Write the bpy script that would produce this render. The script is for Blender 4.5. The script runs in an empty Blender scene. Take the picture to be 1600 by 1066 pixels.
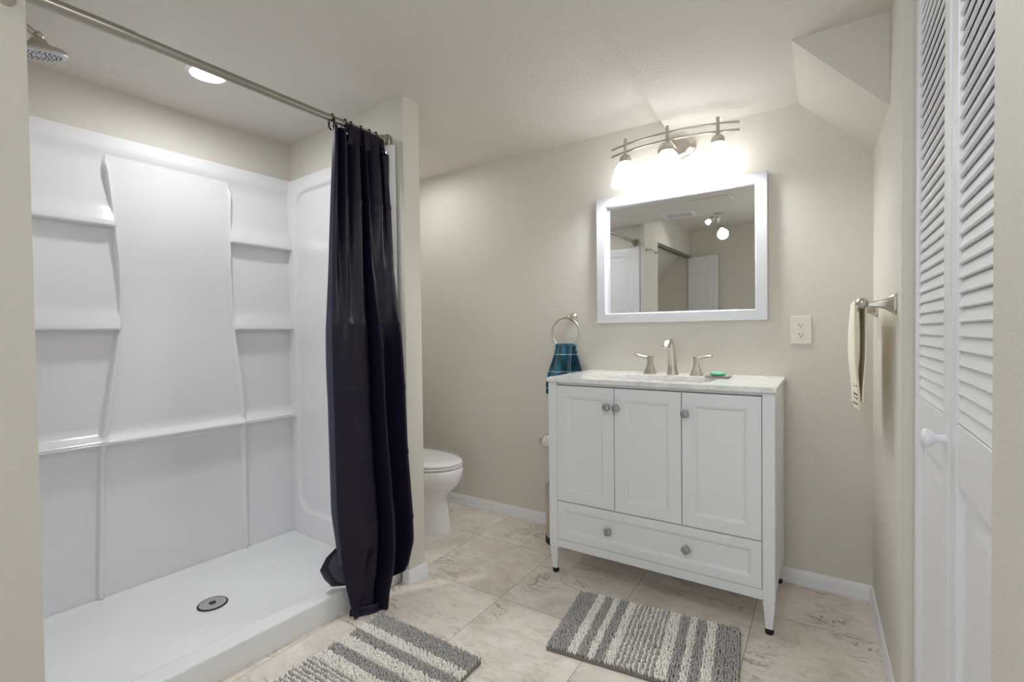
import bpy, math, random
from mathutils import Vector, Matrix
random.seed(7)
SC = bpy.context.scene
COL = SC.collection
pi = math.pi

# ------------------------------------------------------------ camera
cam_d = bpy.data.cameras.new('camera'); cam = bpy.data.objects.new('camera', cam_d); COL.objects.link(cam)
cam_d.sensor_fit = 'HORIZONTAL'; cam_d.sensor_width = 36.0; cam_d.lens = 36.0*751.075/1600.0
cam_d.clip_start = 0.02; cam_d.clip_end = 50
HC = 1.0882
_r = Vector((0.83877288, 0.54436424, -0.01129714)); _u = Vector((-0.00020520, 0.02106448, 0.99977810)); _f = Vector((-0.54448142, 0.83858444, -0.01778002))
cam.matrix_world = Matrix(((_r.x, _u.x, -_f.x, 0), (_r.y, _u.y, -_f.y, 0), (_r.z, _u.z, -_f.z, HC), (0, 0, 0, 1)))
SC.camera = cam
# ------------------------------------------------------------ world, exposure
W = bpy.data.worlds.new('world'); SC.world = W; W.use_nodes = True
W.node_tree.nodes['Background'].inputs[0].default_value = (0.86, 0.94, 1.0, 1); W.node_tree.nodes['Background'].inputs[1].default_value = 1.5
SC.view_settings.view_transform = 'Standard'; SC.view_settings.look = 'None'; SC.view_settings.gamma = 1.0
SC.view_settings.exposure = 0.45
SC.cycles.max_bounces = 16; SC.cycles.diffuse_bounces = 10; SC.cycles.glossy_bounces = 6
SC.cycles.sample_clamp_indirect = 4.0
# world light fills in through an opening added behind the camera; the portal only guides its sampling
_pd = bpy.data.lights.new('fill_portal', 'AREA'); _pd.shape = 'RECTANGLE'; _pd.size = .76; _pd.size_y = 2.0; _pd.cycles.is_portal = True
_po = bpy.data.objects.new('fill_portal', _pd); COL.objects.link(_po); _po.location = (-.22, -1.07, 1.0); _po.rotation_euler = (pi/2, 0, 0)
# strengths of the lamps (each lamp's light is built with the lamp itself)
E_BULB = 175.0        # bulbs inside the shades, shining down
E_SHADE = 4.6        # glass shades of the vanity light
E_SHOWER = 118.0      # recessed light over the shower
E_NOOK_FILL = 70.0         # hidden fill light added over the toilet
E_TRACK = 2.0       # watts per spot head behind the camera
E_ROOM_FILL = 17.0        # fill lamp added on the ceiling, out of view

# ------------------------------------------------------------ helpers
def lin(r, g, b):
    f = lambda c: ((c/255+0.055)/1.055)**2.4 if c/255 > 0.04045 else c/255/12.92
    return (f(r), f(g), f(b), 1)
class MB:
    def __init__(s): s.v = []; s.f = []; s.m = []
    def add(s, vs, fs, mi=0):
        o = len(s.v); s.v += [tuple(v) for v in vs]
        for f in fs: s.f.append(tuple(i+o for i in f)); s.m.append(mi)
        return s
    def box(s, x0, x1, y0, y1, z0, z1, T=None, mi=0):
        vs = [(x, y, z) for z in (z0, z1) for y in (y0, y1) for x in (x0, x1)]
        if T: vs = [T(*v) for v in vs]
        return s.add(vs, [(0, 2, 3, 1), (4, 5, 7, 6), (0, 1, 5, 4), (2, 6, 7, 3), (0, 4, 6, 2), (1, 3, 7, 5)], mi)
    def prism(s, poly, z0, z1, T=None, mi=0):
        n = len(poly); vs = [(p[0], p[1], z0) for p in poly]+[(p[0], p[1], z1) for p in poly]
        if T: vs = [T(*v) for v in vs]
        return s.add(vs, [tuple(range(n-1, -1, -1)), tuple(range(n, 2*n))]+[(i, (i+1) % n, n+(i+1) % n, n+i) for i in range(n)], mi)
    def rings(s, rs, cap0=True, cap1=True, mi=0, closed=True):
        n = len(rs[0]); vs = [p for r in rs for p in r]; fs = []
        for k in range(len(rs)-1):
            for i in range(n if closed else n-1):
                j = (i+1) % n; fs.append((k*n+i, k*n+j, (k+1)*n+j, (k+1)*n+i))
        if cap0: fs.append(tuple(range(n-1, -1, -1)))
        if cap1: fs.append(tuple((len(rs)-1)*n+i for i in range(n)))
        return s.add(vs, fs, mi)
    def tube(s, pts, r, n=12, cap=True, mi=0):
        P = [Vector(p) for p in pts]; R = r if isinstance(r, (list, tuple)) else [r]*len(P); rs = []; up = None
        for i, p in enumerate(P):
            t = (P[min(i+1, len(P)-1)]-P[max(i-1, 0)]).normalized()
            if up is None: up = Vector((0, 0, 1)) if abs(t.z) < .9 else Vector((1, 0, 0))
            a = t.cross(up).normalized(); b = a.cross(t).normalized(); up = b
            rs.append([p+a*R[i]*math.cos(2*pi*k/n)+b*R[i]*math.sin(2*pi*k/n) for k in range(n)])
        return s.rings(rs, cap, cap, mi)
    def lathe(s, prof, c, ax=(0, 0, 1), n=32, cap0=True, cap1=True, mi=0, sup=None, rot=0, xdir=None):
        A = Vector(ax).normalized(); h = Vector(xdir) if xdir else (Vector((1, 0, 0)) if abs(A.x) < .9 else Vector((0, 1, 0)))
        X = (h-A*h.dot(A)).normalized(); Y = A.cross(X); c = Vector(c); rs = []
        for (r, h) in prof:
            row = []
            for k in range(n):
                a = 2*pi*k/n; ca, sa = math.cos(a), math.sin(a); q = 1
                if sup: q = (abs(ca)**sup+abs(sa)**sup)**(-1/sup)
                x, y = r*q*ca, r*q*sa; cr, sr = math.cos(rot), math.sin(rot)
                row.append(c+X*(x*cr-y*sr)+Y*(x*sr+y*cr)+A*h)
            rs.append(row)
        return s.rings(rs, cap0, cap1, mi)
    def grid(s, fn, nu, nv, mi=0):
        vs = [fn(i/nu, j/nv) for j in range(nv+1) for i in range(nu+1)]
        return s.add(vs, [(j*(nu+1)+i, j*(nu+1)+i+1, (j+1)*(nu+1)+i+1, (j+1)*(nu+1)+i) for j in range(nv) for i in range(nu)], mi)
WL = {}
def empty(name, loc, label=None, cat=None, group=None, kind=None):
    o = bpy.data.objects.new(name, None); COL.objects.link(o); o.location = loc; o.empty_display_size = .05; WL[o] = Vector(loc)
    tag(o, label, cat, group, kind); return o
def tag(o, label=None, cat=None, group=None, kind=None):
    for k, v in (('label', label), ('category', cat), ('group', group), ('kind', kind)):
        if v: o[k] = v
    return o
def build(name, mb, mat, parent=None, label=None, cat=None, group=None, kind=None, bevel=0, seg=2, smooth=True, ang=35, solid=0, sub=0):
    me = bpy.data.meshes.new(name)
    xs = [v[0] for v in mb.v]; ys = [v[1] for v in mb.v]; zs = [v[2] for v in mb.v]
    c = Vector(((min(xs)+max(xs))/2, (min(ys)+max(ys))/2, min(zs)))
    me.from_pydata([(v[0]-c.x, v[1]-c.y, v[2]-c.z) for v in mb.v], [], mb.f)
    for m in (mat if isinstance(mat, (list, tuple)) else [mat]): me.materials.append(m)
    if any(mb.m): me.polygons.foreach_set('material_index', mb.m)
    me.update()
    import bmesh
    bm = bmesh.new(); bm.from_mesh(me); bmesh.ops.recalc_face_normals(bm, faces=bm.faces); bm.to_mesh(me); bm.free()
    if smooth:
        me.polygons.foreach_set('use_smooth', [True]*len(me.polygons)); me.set_sharp_from_angle(angle=math.radians(ang))
    o = bpy.data.objects.new(name, me); COL.objects.link(o); WL[o] = c
    if parent: o.parent = parent; o.location = c-WL[parent]
    else: o.location = c
    if solid:
        md = o.modifiers.new('solidify', 'SOLIDIFY'); md.thickness = solid; md.offset = 0
    if sub:
        md = o.modifiers.new('subdivision', 'SUBSURF'); md.levels = sub; md.render_levels = sub
    if bevel:
        md = o.modifiers.new('bevel', 'BEVEL'); md.width = bevel; md.segments = seg; md.limit_method = 'ANGLE'; md.angle_limit = math.radians(40)
    return tag(o, label, cat, group, kind)
def struct(name, mb, mat, parent=None, **k):
    return build(name, mb, mat, parent, kind=None if parent else 'structure', **k)
def smst(a, b, x):
    t = max(0., min(1., (x-a)/(b-a))) if a != b else float(x >= a); return t*t*(3-2*t)
def interp(tab, x):
    if x <= tab[0][0]: return tab[0][1]
    for (a, va), (b, vb) in zip(tab, tab[1:]):
        if x <= b: return va+(vb-va)*(x-a)/(b-a)
    return tab[-1][1]
# shower frame: u runs out from the long wall, v runs from the far end towards the camera
_C = Vector((-2.40851, 1.53447, 0)); _SE = Vector((0.99836766, -0.0571141, 0)); _SD = Vector((-0.0571141, -0.99836766, 0))
def S(u, v, z):
    p = _C+_SE*u+_SD*v; return (p.x, p.y, z)

# ------------------------------------------------------------ materials
def mat(name, col, rough=.5, metal=0., spec=.5, bump=None, var=None, coat=0., aniso=None, sheen=0):
    m = bpy.data.materials.new(name); m.use_nodes = True; nt = m.node_tree; b = nt.nodes['Principled BSDF']
    b.inputs['Base Color'].default_value = col; b.inputs['Roughness'].default_value = rough; b.inputs['Metallic'].default_value = metal
    b.inputs['Specular IOR Level'].default_value = spec; b.inputs['Coat Weight'].default_value = coat; b.inputs['Coat Roughness'].default_value = .08
    if sheen: b.inputs['Sheen Weight'].default_value = sheen
    tc = nt.nodes.new('ShaderNodeTexCoord')
    nz = nt.nodes.new('ShaderNodeTexNoise'); nt.links.new(tc.outputs['Object'], nz.inputs['Vector'])
    amt = var[0] if var else .02; nz.inputs['Scale'].default_value = var[1] if var else 6; nz.inputs['Detail'].default_value = 4
    mx = nt.nodes.new('ShaderNodeMix'); mx.data_type = 'RGBA'
    mx.inputs[6].default_value = tuple(c*(1-amt) for c in col[:3])+(1,); mx.inputs[7].default_value = tuple(min(1, c*(1+amt)) for c in col[:3])+(1,)
    nt.links.new(nz.outputs['Fac'], mx.inputs[0]); nt.links.new(mx.outputs[2], b.inputs['Base Color'])
    if bump:
        sc, st, di = bump[:3]
        n2 = nt.nodes.new('ShaderNodeTexNoise'); n2.inputs['Scale'].default_value = sc; n2.inputs['Detail'].default_value = bump[3] if len(bump) > 3 else 3
        bp = nt.nodes.new('ShaderNodeBump'); bp.inputs['Strength'].default_value = st; bp.inputs['Distance'].default_value = di
        nt.links.new(tc.outputs['Object'], n2.inputs['Vector']); nt.links.new(n2.outputs['Fac'], bp.inputs['Height']); nt.links.new(bp.outputs['Normal'], b.inputs['Normal'])
    return m
def emit(name, col, st):
    m = bpy.data.materials.new(name); m.use_nodes = True; b = m.node_tree.nodes['Principled BSDF']
    b.inputs['Base Color'].default_value = (.9, .9, .88, 1); b.inputs['Emission Color'].default_value = col; b.inputs['Emission Strength'].default_value = st; b.inputs['Roughness'].default_value = .3
    return m
M = {}
M['wall'] = mat('painted_drywall', lin(217, 213, 204), .75, spec=.25, bump=(150, .38, .004), var=(.012, 3))
M['ceil'] = mat('textured_ceiling_paint', lin(219, 215, 208), .85, spec=.15, bump=(70, .55, .008), var=(.012, 3))
M['trim'] = mat('white_trim_paint', lin(234, 235, 239), .35, bump=(30, .03, .002))
M['frame'] = mat('white_mirror_frame', lin(212, 213, 218), .35)
M['acrylic'] = mat('glossy_white_acrylic', lin(232, 232, 234), .16, spec=.5, coat=.4, var=(.005, 2))
M['tray'] = mat('white_tray_acrylic', lin(230, 231, 232), .24, spec=.5, var=(.005, 2))
M['porcelain'] = mat('white_porcelain', lin(236, 236, 238), .1, spec=.6, coat=.5, var=(.005, 2))
M['vanity'] = mat('white_cabinet_paint', lin(232, 233, 236), .38, bump=(40, .04, .002), var=(.01, 4))
M['gap'] = mat('dark_recess', lin(40, 38, 36), .9)
M['nickel'] = mat('brushed_nickel', lin(198, 192, 182), .3, 1., bump=(300, .04, .001), var=(.03, 40))
M['rodmetal'] = mat('satin_nickel_rod', lin(172, 168, 158), .3, 1., var=(.03, 40))
M['chrome'] = mat('chrome', lin(220, 220, 220), .1, 1.)
M['black'] = mat('black_plastic', lin(18, 17, 17), .5)
M['knob'] = mat('frosted_grey_glass', lin(160, 161, 162), .25, .3, var=(.1, 60))
M['navy'] = mat('navy_polyester', lin(23, 16, 37), .36, spec=.34, bump=(500, .06, .001), var=(.06, 12))
M['liner'] = mat('navy_reverse', lin(62, 64, 82), .5, spec=.4, var=(.15, 20))
M['steel'] = mat('polished_steel', lin(205, 200, 192), .22, 1.)
M['plate'] = mat('ivory_plastic', lin(226, 222, 210), .35)
M['soap'] = mat('green_soap', lin(122, 205, 170), .35, var=(.06, 30))
M['dish'] = mat('grey_stone_dish', lin(150, 143, 138), .5, var=(.12, 50))
M['paper'] = mat('toilet_paper', lin(236, 232, 224), .9, bump=(120, .2, .002))
M['cream'] = mat('cream_cotton', lin(238, 230, 208), .9, bump=(250, .3, .002), var=(.03, 20), sheen=.2)
M['print'] = mat('brown_print', lin(92, 76, 60), .9)
M['rug_g'] = mat('grey_chenille', lin(180, 178, 175), .95, var=(.14, 60), sheen=.3)
M['rug_w'] = mat('white_chenille', lin(246, 243, 237), .95, var=(.05, 60), sheen=.3)
M['rug_b'] = mat('grey_rug_backing', lin(122, 116, 109), .9)
M['drain'] = mat('brushed_drain', lin(188, 188, 188), .45, .25)
M['dark'] = mat('dark_metal', lin(70, 68, 66), .4, .8)
M['noz'] = mat('nozzle_face', lin(196, 196, 198), .35, .2)
M['shade'] = emit('lit_frosted_glass', (.965, .985, 1, 1), E_SHADE)
M['bulb'] = emit('lit_bulb', (.965, .985, 1, 1), E_BULB)
M['nook'] = emit('nook_fill_lens', (.97, .985, 1, 1), E_NOOK_FILL)
M['lamp'] = emit('lit_lens', (.97, .985, 1, 1), E_SHOWER)
M['spotglass'] = emit('lit_spot_glass', (1, .985, .96, 1), 2.5)
def m_mirror():
    m = bpy.data.materials.new('mirror_silver'); m.use_nodes = True; b = m.node_tree.nodes['Principled BSDF']
    b.inputs['Base Color'].default_value = (.86, .87, .86, 1); b.inputs['Metallic'].default_value = 1; b.inputs['Roughness'].default_value = 0.0
    return m
M['mirror'] = m_mirror()
def nodes(name):
    m = bpy.data.materials.new(name); m.use_nodes = True; nt = m.node_tree
    N = lambda t, **k: (lambda n: ([setattr(n, a, v) for a, v in k.items()], n)[1])(nt.nodes.new('ShaderNode'+t))
    def math_(op, a, b=None, c=None):
        n = N('Math', operation=op)
        for i, x in enumerate((a, b, c)):
            if x is None: continue
            if isinstance(x, (int, float)): n.inputs[i].default_value = x
            else: nt.links.new(x, n.inputs[i])
        return n.outputs[0]
    def ramp(x, stops):
        n = N('ValToRGB'); nt.links.new(x, n.inputs[0]); e = n.color_ramp.elements
        while len(e) < len(stops): e.new(.5)
        for q, (p, c) in zip(e, stops): q.position = p; q.color = c if len(c) == 4 else tuple(c)+(1,)
        return n.outputs[0]
    def noise(vec, sc, det=4, dist=0, rough=.5):
        n = N('TexNoise'); n.inputs['Scale'].default_value = sc; n.inputs['Detail'].default_value = det; n.inputs['Distortion'].default_value = dist; n.inputs['Roughness'].default_value = rough
        nt.links.new(vec, n.inputs['Vector']); return n.outputs['Fac']
    def mix(f, a, b, bt='MIX'):
        n = N('Mix', data_type='RGBA', blend_type=bt)
        for i, x in ((0, f), (6, a), (7, b)):
            if isinstance(x, (int, float, tuple)): n.inputs[i].default_value = x
            else: nt.links.new(x, n.inputs[i])
        return n.outputs[2]
    return m, nt, N, math_, ramp, noise, mix
def m_floor():
    m, nt, N, mt, ramp, noise, mix = nodes('marbled_vinyl_tile'); b = nt.nodes['Principled BSDF']
    tc = N('TexCoord'); pos = N('NewGeometry').outputs['Position']; sep = N('SeparateXYZ'); nt.links.new(pos, sep.inputs[0])
    T = .445
    fx = mt('DIVIDE', mt('ADD', sep.outputs[0], 1.115+T*20), T); fy = mt('DIVIDE', mt('SUBTRACT', mt('ADD', sep.outputs[1], T*20), 1.606), T)
    ix = mt('FLOOR', fx); iy = mt('FLOOR', fy)
    # every tile shows another piece of the pattern
    off = N('CombineXYZ'); nt.links.new(mt('MULTIPLY', ix, 3.7), off.inputs[0]); nt.links.new(mt('MULTIPLY', iy, 2.3), off.inputs[1]); nt.links.new(mt('ADD', mt('MULTIPLY', ix, 1.3), mt('MULTIPLY', iy, 5.1)), off.inputs[2])
    ad = N('VectorMath', operation='ADD'); nt.links.new(pos, ad.inputs[0]); nt.links.new(off.outputs[0], ad.inputs[1]); v = ad.outputs[0]
    st = N('Mapping'); st.inputs['Rotation'].default_value = (0, 0, .6); st.inputs['Scale'].default_value = (1, 2.6, 1); nt.links.new(v, st.inputs[0]); sv = st.outputs[0]
    base = ramp(noise(v, 5, 5, .8), [(.3, lin(214, 205, 194)), (.5, lin(229, 221, 211)), (.72, lin(238, 232, 224))])
    grain = ramp(noise(sv, 16, 8, 1.6, .62), [(.36, (.80, .77, .74, 1)), (.5, (1, 1, 1, 1)), (1, (1.0, 1.0, 1.0, 1))])
    c = mix(.75, base, grain, 'MULTIPLY')
    ve = mt('ABSOLUTE', mt('SUBTRACT', noise(sv, 4.2, 9, .9, .66), .5))
    vm = ramp(ve, [(0, (1, 1, 1, 1)), (.007, (.8, .8, .8, 1)), (.02, (0, 0, 0, 1))])
    pm = ramp(noise(v, 3.3, 2), [(.52, (0, 0, 0, 1)), (.63, (1, 1, 1, 1))])
    c = mix(mt('MULTIPLY', mt('MULTIPLY', vm, pm), .75), c, lin(112, 99, 86))
    sm = mt('MULTIPLY', ramp(noise(sv, 9, 7, 2.0, .7), [(.60, (0, 0, 0, 1)), (.70, (1, 1, 1, 1))]), ramp(noise(v, 4.1, 2), [(.5, (0, 0, 0, 1)), (.62, (1, 1, 1, 1))]))
    c = mix(mt('MULTIPLY', sm, .5), c, lin(128, 114, 100))
    def edge(f): return mt('SUBTRACT', .5, mt('ABSOLUTE', mt('SUBTRACT', mt('FRACT', f), .5)))
    e = mt('MINIMUM', edge(fx), edge(fy)); g = mt('LESS_THAN', e, .0028)
    c = mix(mt('MULTIPLY', g, .7), c, lin(112, 102, 92))
    nt.links.new(c, b.inputs['Base Color']); b.inputs['Roughness'].default_value = .42; b.inputs['Specular IOR Level'].default_value = .4
    return m
M['floor'] = m_floor()
def m_marble():
    m, nt, N, mt, ramp, noise, mix = nodes('white_grey_marble'); b = nt.nodes['Principled BSDF']; tc = N('TexCoord'); v = tc.outputs['Object']
    base = ramp(noise(v, 7, 6, 1.0), [(.3, lin(230, 228, 226)), (.55, lin(243, 242, 240))])
    ve = mt('ABSOLUTE', mt('SUBTRACT', noise(v, 12, 8, 1.4, .65), .5))
    c = mix(mt('MULTIPLY', ramp(ve, [(0, (1, 1, 1, 1)), (.03, (0, 0, 0, 1))]), .3), base, lin(140, 135, 131))
    nt.links.new(c, b.inputs['Base Color']); b.inputs['Roughness'].default_value = .16; return m
M['marble'] = m_marble()
def m_towel():
    m, nt, N, mt, ramp, noise, mix = nodes('teal_striped_terry'); b = nt.nodes['Principled BSDF']; tc = N('TexCoord'); sep = N('SeparateXYZ')
    pos = N('NewGeometry').outputs['Position']; nt.links.new(pos, sep.inputs[0])
    mp = N('Mapping'); mp.inputs['Scale'].default_value = (1, 1, .25); nt.links.new(pos, mp.inputs[0])
    base = ramp(noise(mp.outputs[0], 45, 4), [(.3, lin(16, 52, 66)), (.52, lin(22, 84, 108)), (.7, lin(52, 120, 150))])
    z = sep.outputs[2]; fr = mt('FRACT', mt('DIVIDE', mt('SUBTRACT', z, .739), .092)); ln = mt('LESS_THAN', mt('ABSOLUTE', mt('SUBTRACT', fr, .5)), .024)
    c = mix(ln, base, lin(176, 196, 200)); nt.links.new(c, b.inputs['Base Color']); b.inputs['Roughness'].default_value = .95; b.inputs['Sheen Weight'].default_value = .3
    bp = N('Bump'); bp.inputs['Strength'].default_value = .4; bp.inputs['Distance'].default_value = .003; nt.links.new(noise(pos, 400, 2), bp.inputs['Height']); nt.links.new(bp.outputs[0], b.inputs['Normal'])
    return m
M['teal'] = m_towel()

# ------------------------------------------------------------ the setting
CZ = 2.108; YB = 2.3703; CU = 2.27     # low ceiling, back wall, upper ceiling behind the camera
def xr(y): return .1631+math.tan(.0151)*(YB-y)
struct('floor', MB().box(-3.2, 1.2, -1.12, 2.6, -.05, 0), M['floor'])
struct('wall_back', MB().box(-2.75, .5, YB, YB+.1, 0, 2.4), M['wall'])
struct('wall_left', MB().prism([(-.12, -1.1), (-.003, -1.1), (-.003, 1.15), (-.12, 1.15)], 0, 2.4, T=S), M['wall'])
struct('wall_partition', MB().prism([(-.003, -.095), (.9, -.095), (.9, -.004), (-.003, -.004)], 0, CZ, T=S), M['wall'])
struct('wall_near', MB().prism([S(-.12, 1.181, 0)[:2], S(.862, 1.181, 0)[:2], S(.862, 1.143, 0)[:2], S(.9, 1.143, 0)[:2], (-1.572, .02), (-2.7, .02)], 0, 2.4), M['wall'])
struct('wall_right', MB().prism([(xr(2.47), 2.47), (xr(1.652), 1.652), (.262, 1.652), (.262, 2.47)], 0, 2.4), M['wall'], bevel=.006)
struct('wall_right_front', MB().prism([(.181, .856), (.205, -1.1), (.3, -1.1), (.3, .856)], 0, 2.4), M['wall'], bevel=.006)
struct('wall_behind', MB().box(-2.7, -.60, -1.12, -1.02, 0, 2.4).box(.16, .4, -1.12, -1.02, 0, 2.4).box(-.60, .16, -1.12, -1.02, 2.0, 2.4), M['wall'])  # doorway gap is added so world light can fill the room
# closet in the right wall
cl = MB().box(.80, .86, .7, 1.8, 0, 2.4).box(.262, .8, 1.7, 1.76, 0, 2.4).box(.3, .8, .75, .81, 0, 2.4)
struct('wall_closet', cl, M['wall'])
struct('trim_closet_header', MB().box(.188, .262, .856, 1.652, 2.035, CZ+.05), M['trim'])
# header over the closet opening behind the camera, and that closet
struct('wall_left_header', MB().box(-1.66, -1.572, -1.02, .02, 1.985, 2.4), M['wall'])
struct('wall_linen_closet', MB().box(-2.4, -2.34, -1.02, .02, 0, 2.4), M['wall'])
struct('ceiling_linen_closet', MB().prism([(-1.66, 2.02), (-2.34, 1.35), (-2.34, 2.4), (-1.66, 2.4)], 0, 1.04, T=lambda x, z, y: (x, -1.02+y, z)), M['ceil'])
struct('trim_closet_track', MB().box(-1.60, -1.578, -1.015, .015, 1.962, 1.985).box(-1.64, -1.618, -1.015, .015, 1.962, 1.985), M['rodmetal'])
# ceiling: low flat part, with a wedge dropping to the back wall over the vanity
cm = MB().box(-2.75, .9, .34, 2.5, CZ, CZ+.35).box(-2.75, .9, -1.12, .34, CU, CU+.19)
struct('ceiling', cm, M['ceil'])
ZB = 2.034
wx = -.625
struct('ceiling_slope', MB().prism([(1.38, CZ+.001), (YB+.02, ZB), (YB+.02, CZ+.001)], 0, .26-wx, T=lambda y, z, x: (wx+x, y, z)), M['ceil'])
sf0, sf1 = (-.090, 2.06), (.1631, 1.7793)
struct('ceiling_soffit', MB().add([(-.093, 1.905, 2.068), (.170, 1.905, 1.779), (.21, 1.905, 1.74), (.21, 1.905, 2.12), (-.093, 1.905, 2.12),
    (-.090, 2.40, 2.034), (.1631, 2.40, 1.779), (.21, 2.40, 1.74), (.21, 2.40, 2.12), (-.09, 2.40, 2.12)],
    [(0, 1, 2, 3, 4), (5, 9, 8, 7, 6), (0, 5, 6, 1), (1, 6, 7, 2), (2, 7, 8, 3), (3, 8, 9, 4), (4, 9, 5, 0)]), M['wall'])
# baseboards with a small cap profile
BBP = [(0, 0), (.013, 0), (.013, .014), (.0105, .017), (.0105, .042), (.006, .056), (.003, .0615), (0, .0615)]
def baseboard(name, a, b, ea=0, eb=0):
    a = Vector(a); b = Vector(b); t = (b-a).normalized(); n = Vector((t.y, -t.x)); mb = MB()
    ra = [(a.x+n.x*d+t.x*d*ea, a.y+n.y*d+t.y*d*ea, z) for d, z in BBP]; rb = [(b.x+n.x*d+t.x*d*eb, b.y+n.y*d+t.y*d*eb, z) for d, z in BBP]
    mb.rings([ra, rb]); return struct(name, mb, M['trim'], ang=25)
w2 = S(-.003, -.7, 0)
baseboard('baseboard_back', (-2.45, YB), (.163, YB), 0, -1)
baseboard('baseboard_right', (xr(YB), YB), (xr(1.652), 1.652), 1, 0)
baseboard('baseboard_partition_end', S(.9, -.004, 0)[:2], S(.9, -.095, 0)[:2], -1, 1)
baseboard('baseboard_partition', S(.9, -.095, 0)[:2], S(.02, -.095, 0)[:2], -1, 0)
baseboard('baseboard_partition_front', S(.866, -.004, 0)[:2], S(.9, -.004, 0)[:2], 0, 1)
baseboard('baseboard_near', (-1.572, .02), S(.9, 1.143, 0)[:2], 0, 0)

# ------------------------------------------------------------ shower tray and surround
L = 1.175; DX = .85
tray = empty('shower_tray', S(DX/2, L/2, 0), 'white acrylic walk-in shower tray with a raised front curb', 'shower tray')
def tray_z(u, v):
    a = smst(0, .05, u)*(1-.0)      # falls away from the back wall
    zc = .034+.010*math.hypot((u-.43)/.43, (v-.59)/.57)*.6
    zb = .050
    e = min(v, L-v); w = min(smst(.047, .080, u), smst(.036, .066, e))
    z = zb+(zc-zb)*w
    return z+(.088-z)*smst(.70, .785, u)
NU, NV = 46, 60
us = [0, .02, .045, .052, .059, .066, .073, .080]+[.080+(.69-.080)*i/12 for i in range(1, 13)]+[.69+(.84-.69)*i/14 for i in range(1, 15)]+[.845, .849]
vs_ = [0, .034, .042, .05, .058, .066]+[.066+(L-.132)*i/24 for i in range(1, 25)]+[L-.058, L-.05, L-.042, L-.034, L]
mb = MB(); g = []
for v in vs_: g.append([S(u, v, tray_z(u, v)-(.003 if u > .8485 else .0007 if u > .844 else 0)) for u in us]+[S(.8505, v, .080), S(.851, v, .045), S(.8515, v, .0)])
mb.rings(g, False, False, closed=False)
build('basin', mb, M['tray'], tray, ang=60)
dr = MB().lathe([(0.001, .004), (.044, .004), (.0458, .0035), (.047, .0)], S(.43, .59, .0365), n=40, cap0=False)
d_o = build('drain', dr, M['drain'], tray, label='round metal drain grate')
ringm = MB().lathe([(.047, 0), (.047, .0035), (.0495, .004), (.053, .0005)], S(.43, .59, .0365), n=40, cap0=False, cap1=False)
build('drain_rim', ringm, M['dark'], d_o)
hm = MB()
for rr, nn in ((.019, 14), (.024, 18), (.029, 22), (.034, 26), (.039, 30)):
    for k in range(nn):
        a = 2*pi*k/nn; p = S(.43+rr*math.cos(a), .59+rr*math.sin(a), .0407); hm.lathe([(.0012, 0), (.0012, .0004)], p, n=5)
build('drain_holes', hm, M['black'], d_o)
build('drain_cap', MB().lathe([(.013, 0), (.013, .002), (.010, .003), (.001, .003)], S(.43, .59, .0405), n=24), M['dark'], d_o)

sur = empty('shower_surround', S(0.03, L/2, .05), 'glossy white moulded shower wall surround with built-in shelves', 'shower surround')
LIPS = (1.53, 1.115, .667)
VR = [(.05, .286), (.65, .288), (.9, .305), (1.1, .322), (1.4, .334), (1.6, .331), (1.9, .322)]
VLt = [(.05, .843), (.65, .826), (.9, .79), (1.1, .762), (1.25, .755), (1.4, .757), (1.6, .772), (1.9, .80)]
def bay(z):
    # every bay is a scoop that runs out to a thin shelf lip and is hollow again under it
    tops = (1.85, 1.53, 1.115, .667)
    for i, zl in enumerate(LIPS):
        if z >= zl:
            h = (z-zl)/(tops[i]-zl)
            ledge = (.026, .030, .048)[i]
            out = (.072, .074, .082)[i]
            b = .024+(out-ledge-.024)*(1-smst(0, .9, h))+ledge*(1-smst(0, (.10, .10, .045)[i], z-zl))
            return b-.006*(1-smst(0, .005, z-zl))
    return .040+.042*(1-smst(.004, .016, .667-z))
def centre(z):
    if z >= .662: return .034+.012*smst(1.82, 1.5, z)+.014*smst(1.3, .72, z)+.034*(1-smst(0, .040, z-.667))-.006*(1-smst(0, .005, z-.662))
    return .048+.042*(1-smst(.002, .014, .662-z))
def sur_u(v, z):
    a, b = interp(VR, z), interp(VLt, z)
    low = smst(1.25, .75, z)
    rd = .004+.010*low
    ub, uc = bay(z), centre(z)
    k = smst(a-rd, a+rd, v)*(1-smst(b-rd, b+rd, v))
    u = ub+(uc-ub)*k
    d = min(abs(v-a), abs(v-b))
    rg = (.056+.016*low-.014*smst(.66, .60, z))*smst(1.83, 1.76, z)
    u = max(u, rg*(1-smst(.002+.003*low, .014+.012*low, d)))
    # corner posts
    c = .062*(1-smst(.020, .042, min(v, L-v))); u = max(u, c)
    # top rim, bottom flare
    u = max(u, .024+.020*smst(1.785, 1.858, z)); u = max(u, .045*(1-smst(.06, .24, z))+.0)
    return u
def splits(a, b, pts, coarse, fine, w):
    out = [a]; x = a
    while x < b-1e-6:
        near = min(abs(x-p) for p in pts); x = min(b, x+(fine if near < w else coarse)); out.append(x)
    return out
zs = splits(.0505, 1.898, [1.53, 1.115, .667, 1.836], .02, .003, .026)
mb = MB(); g = []
def vlist(z):
    a, b = interp(VR, z), interp(VLt, z); o = []
    def seg(p, q, n): o.extend([p+(q-p)*i/n for i in range(n)])
    seg(.0, .05, 10); seg(.05, a-.04, 12); seg(a-.04, a+.04, 26); seg(a+.04, b-.04, 20); seg(b-.04, b+.04, 26); seg(b+.04, L-.05, 12); seg(L-.05, L, 10); o.append(L); return o
for z in zs: g.append([S(sur_u(v, z), v, z) for v in vlist(z)])
g.append([S(max(.002, sur_u(v, 1.898)-.02), v, 1.902) for v in vlist(1.898)])
g.append([S(.001, v, 1.902) for v in vlist(1.898)])
mb.rings(g, False, False, closed=False)
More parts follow.
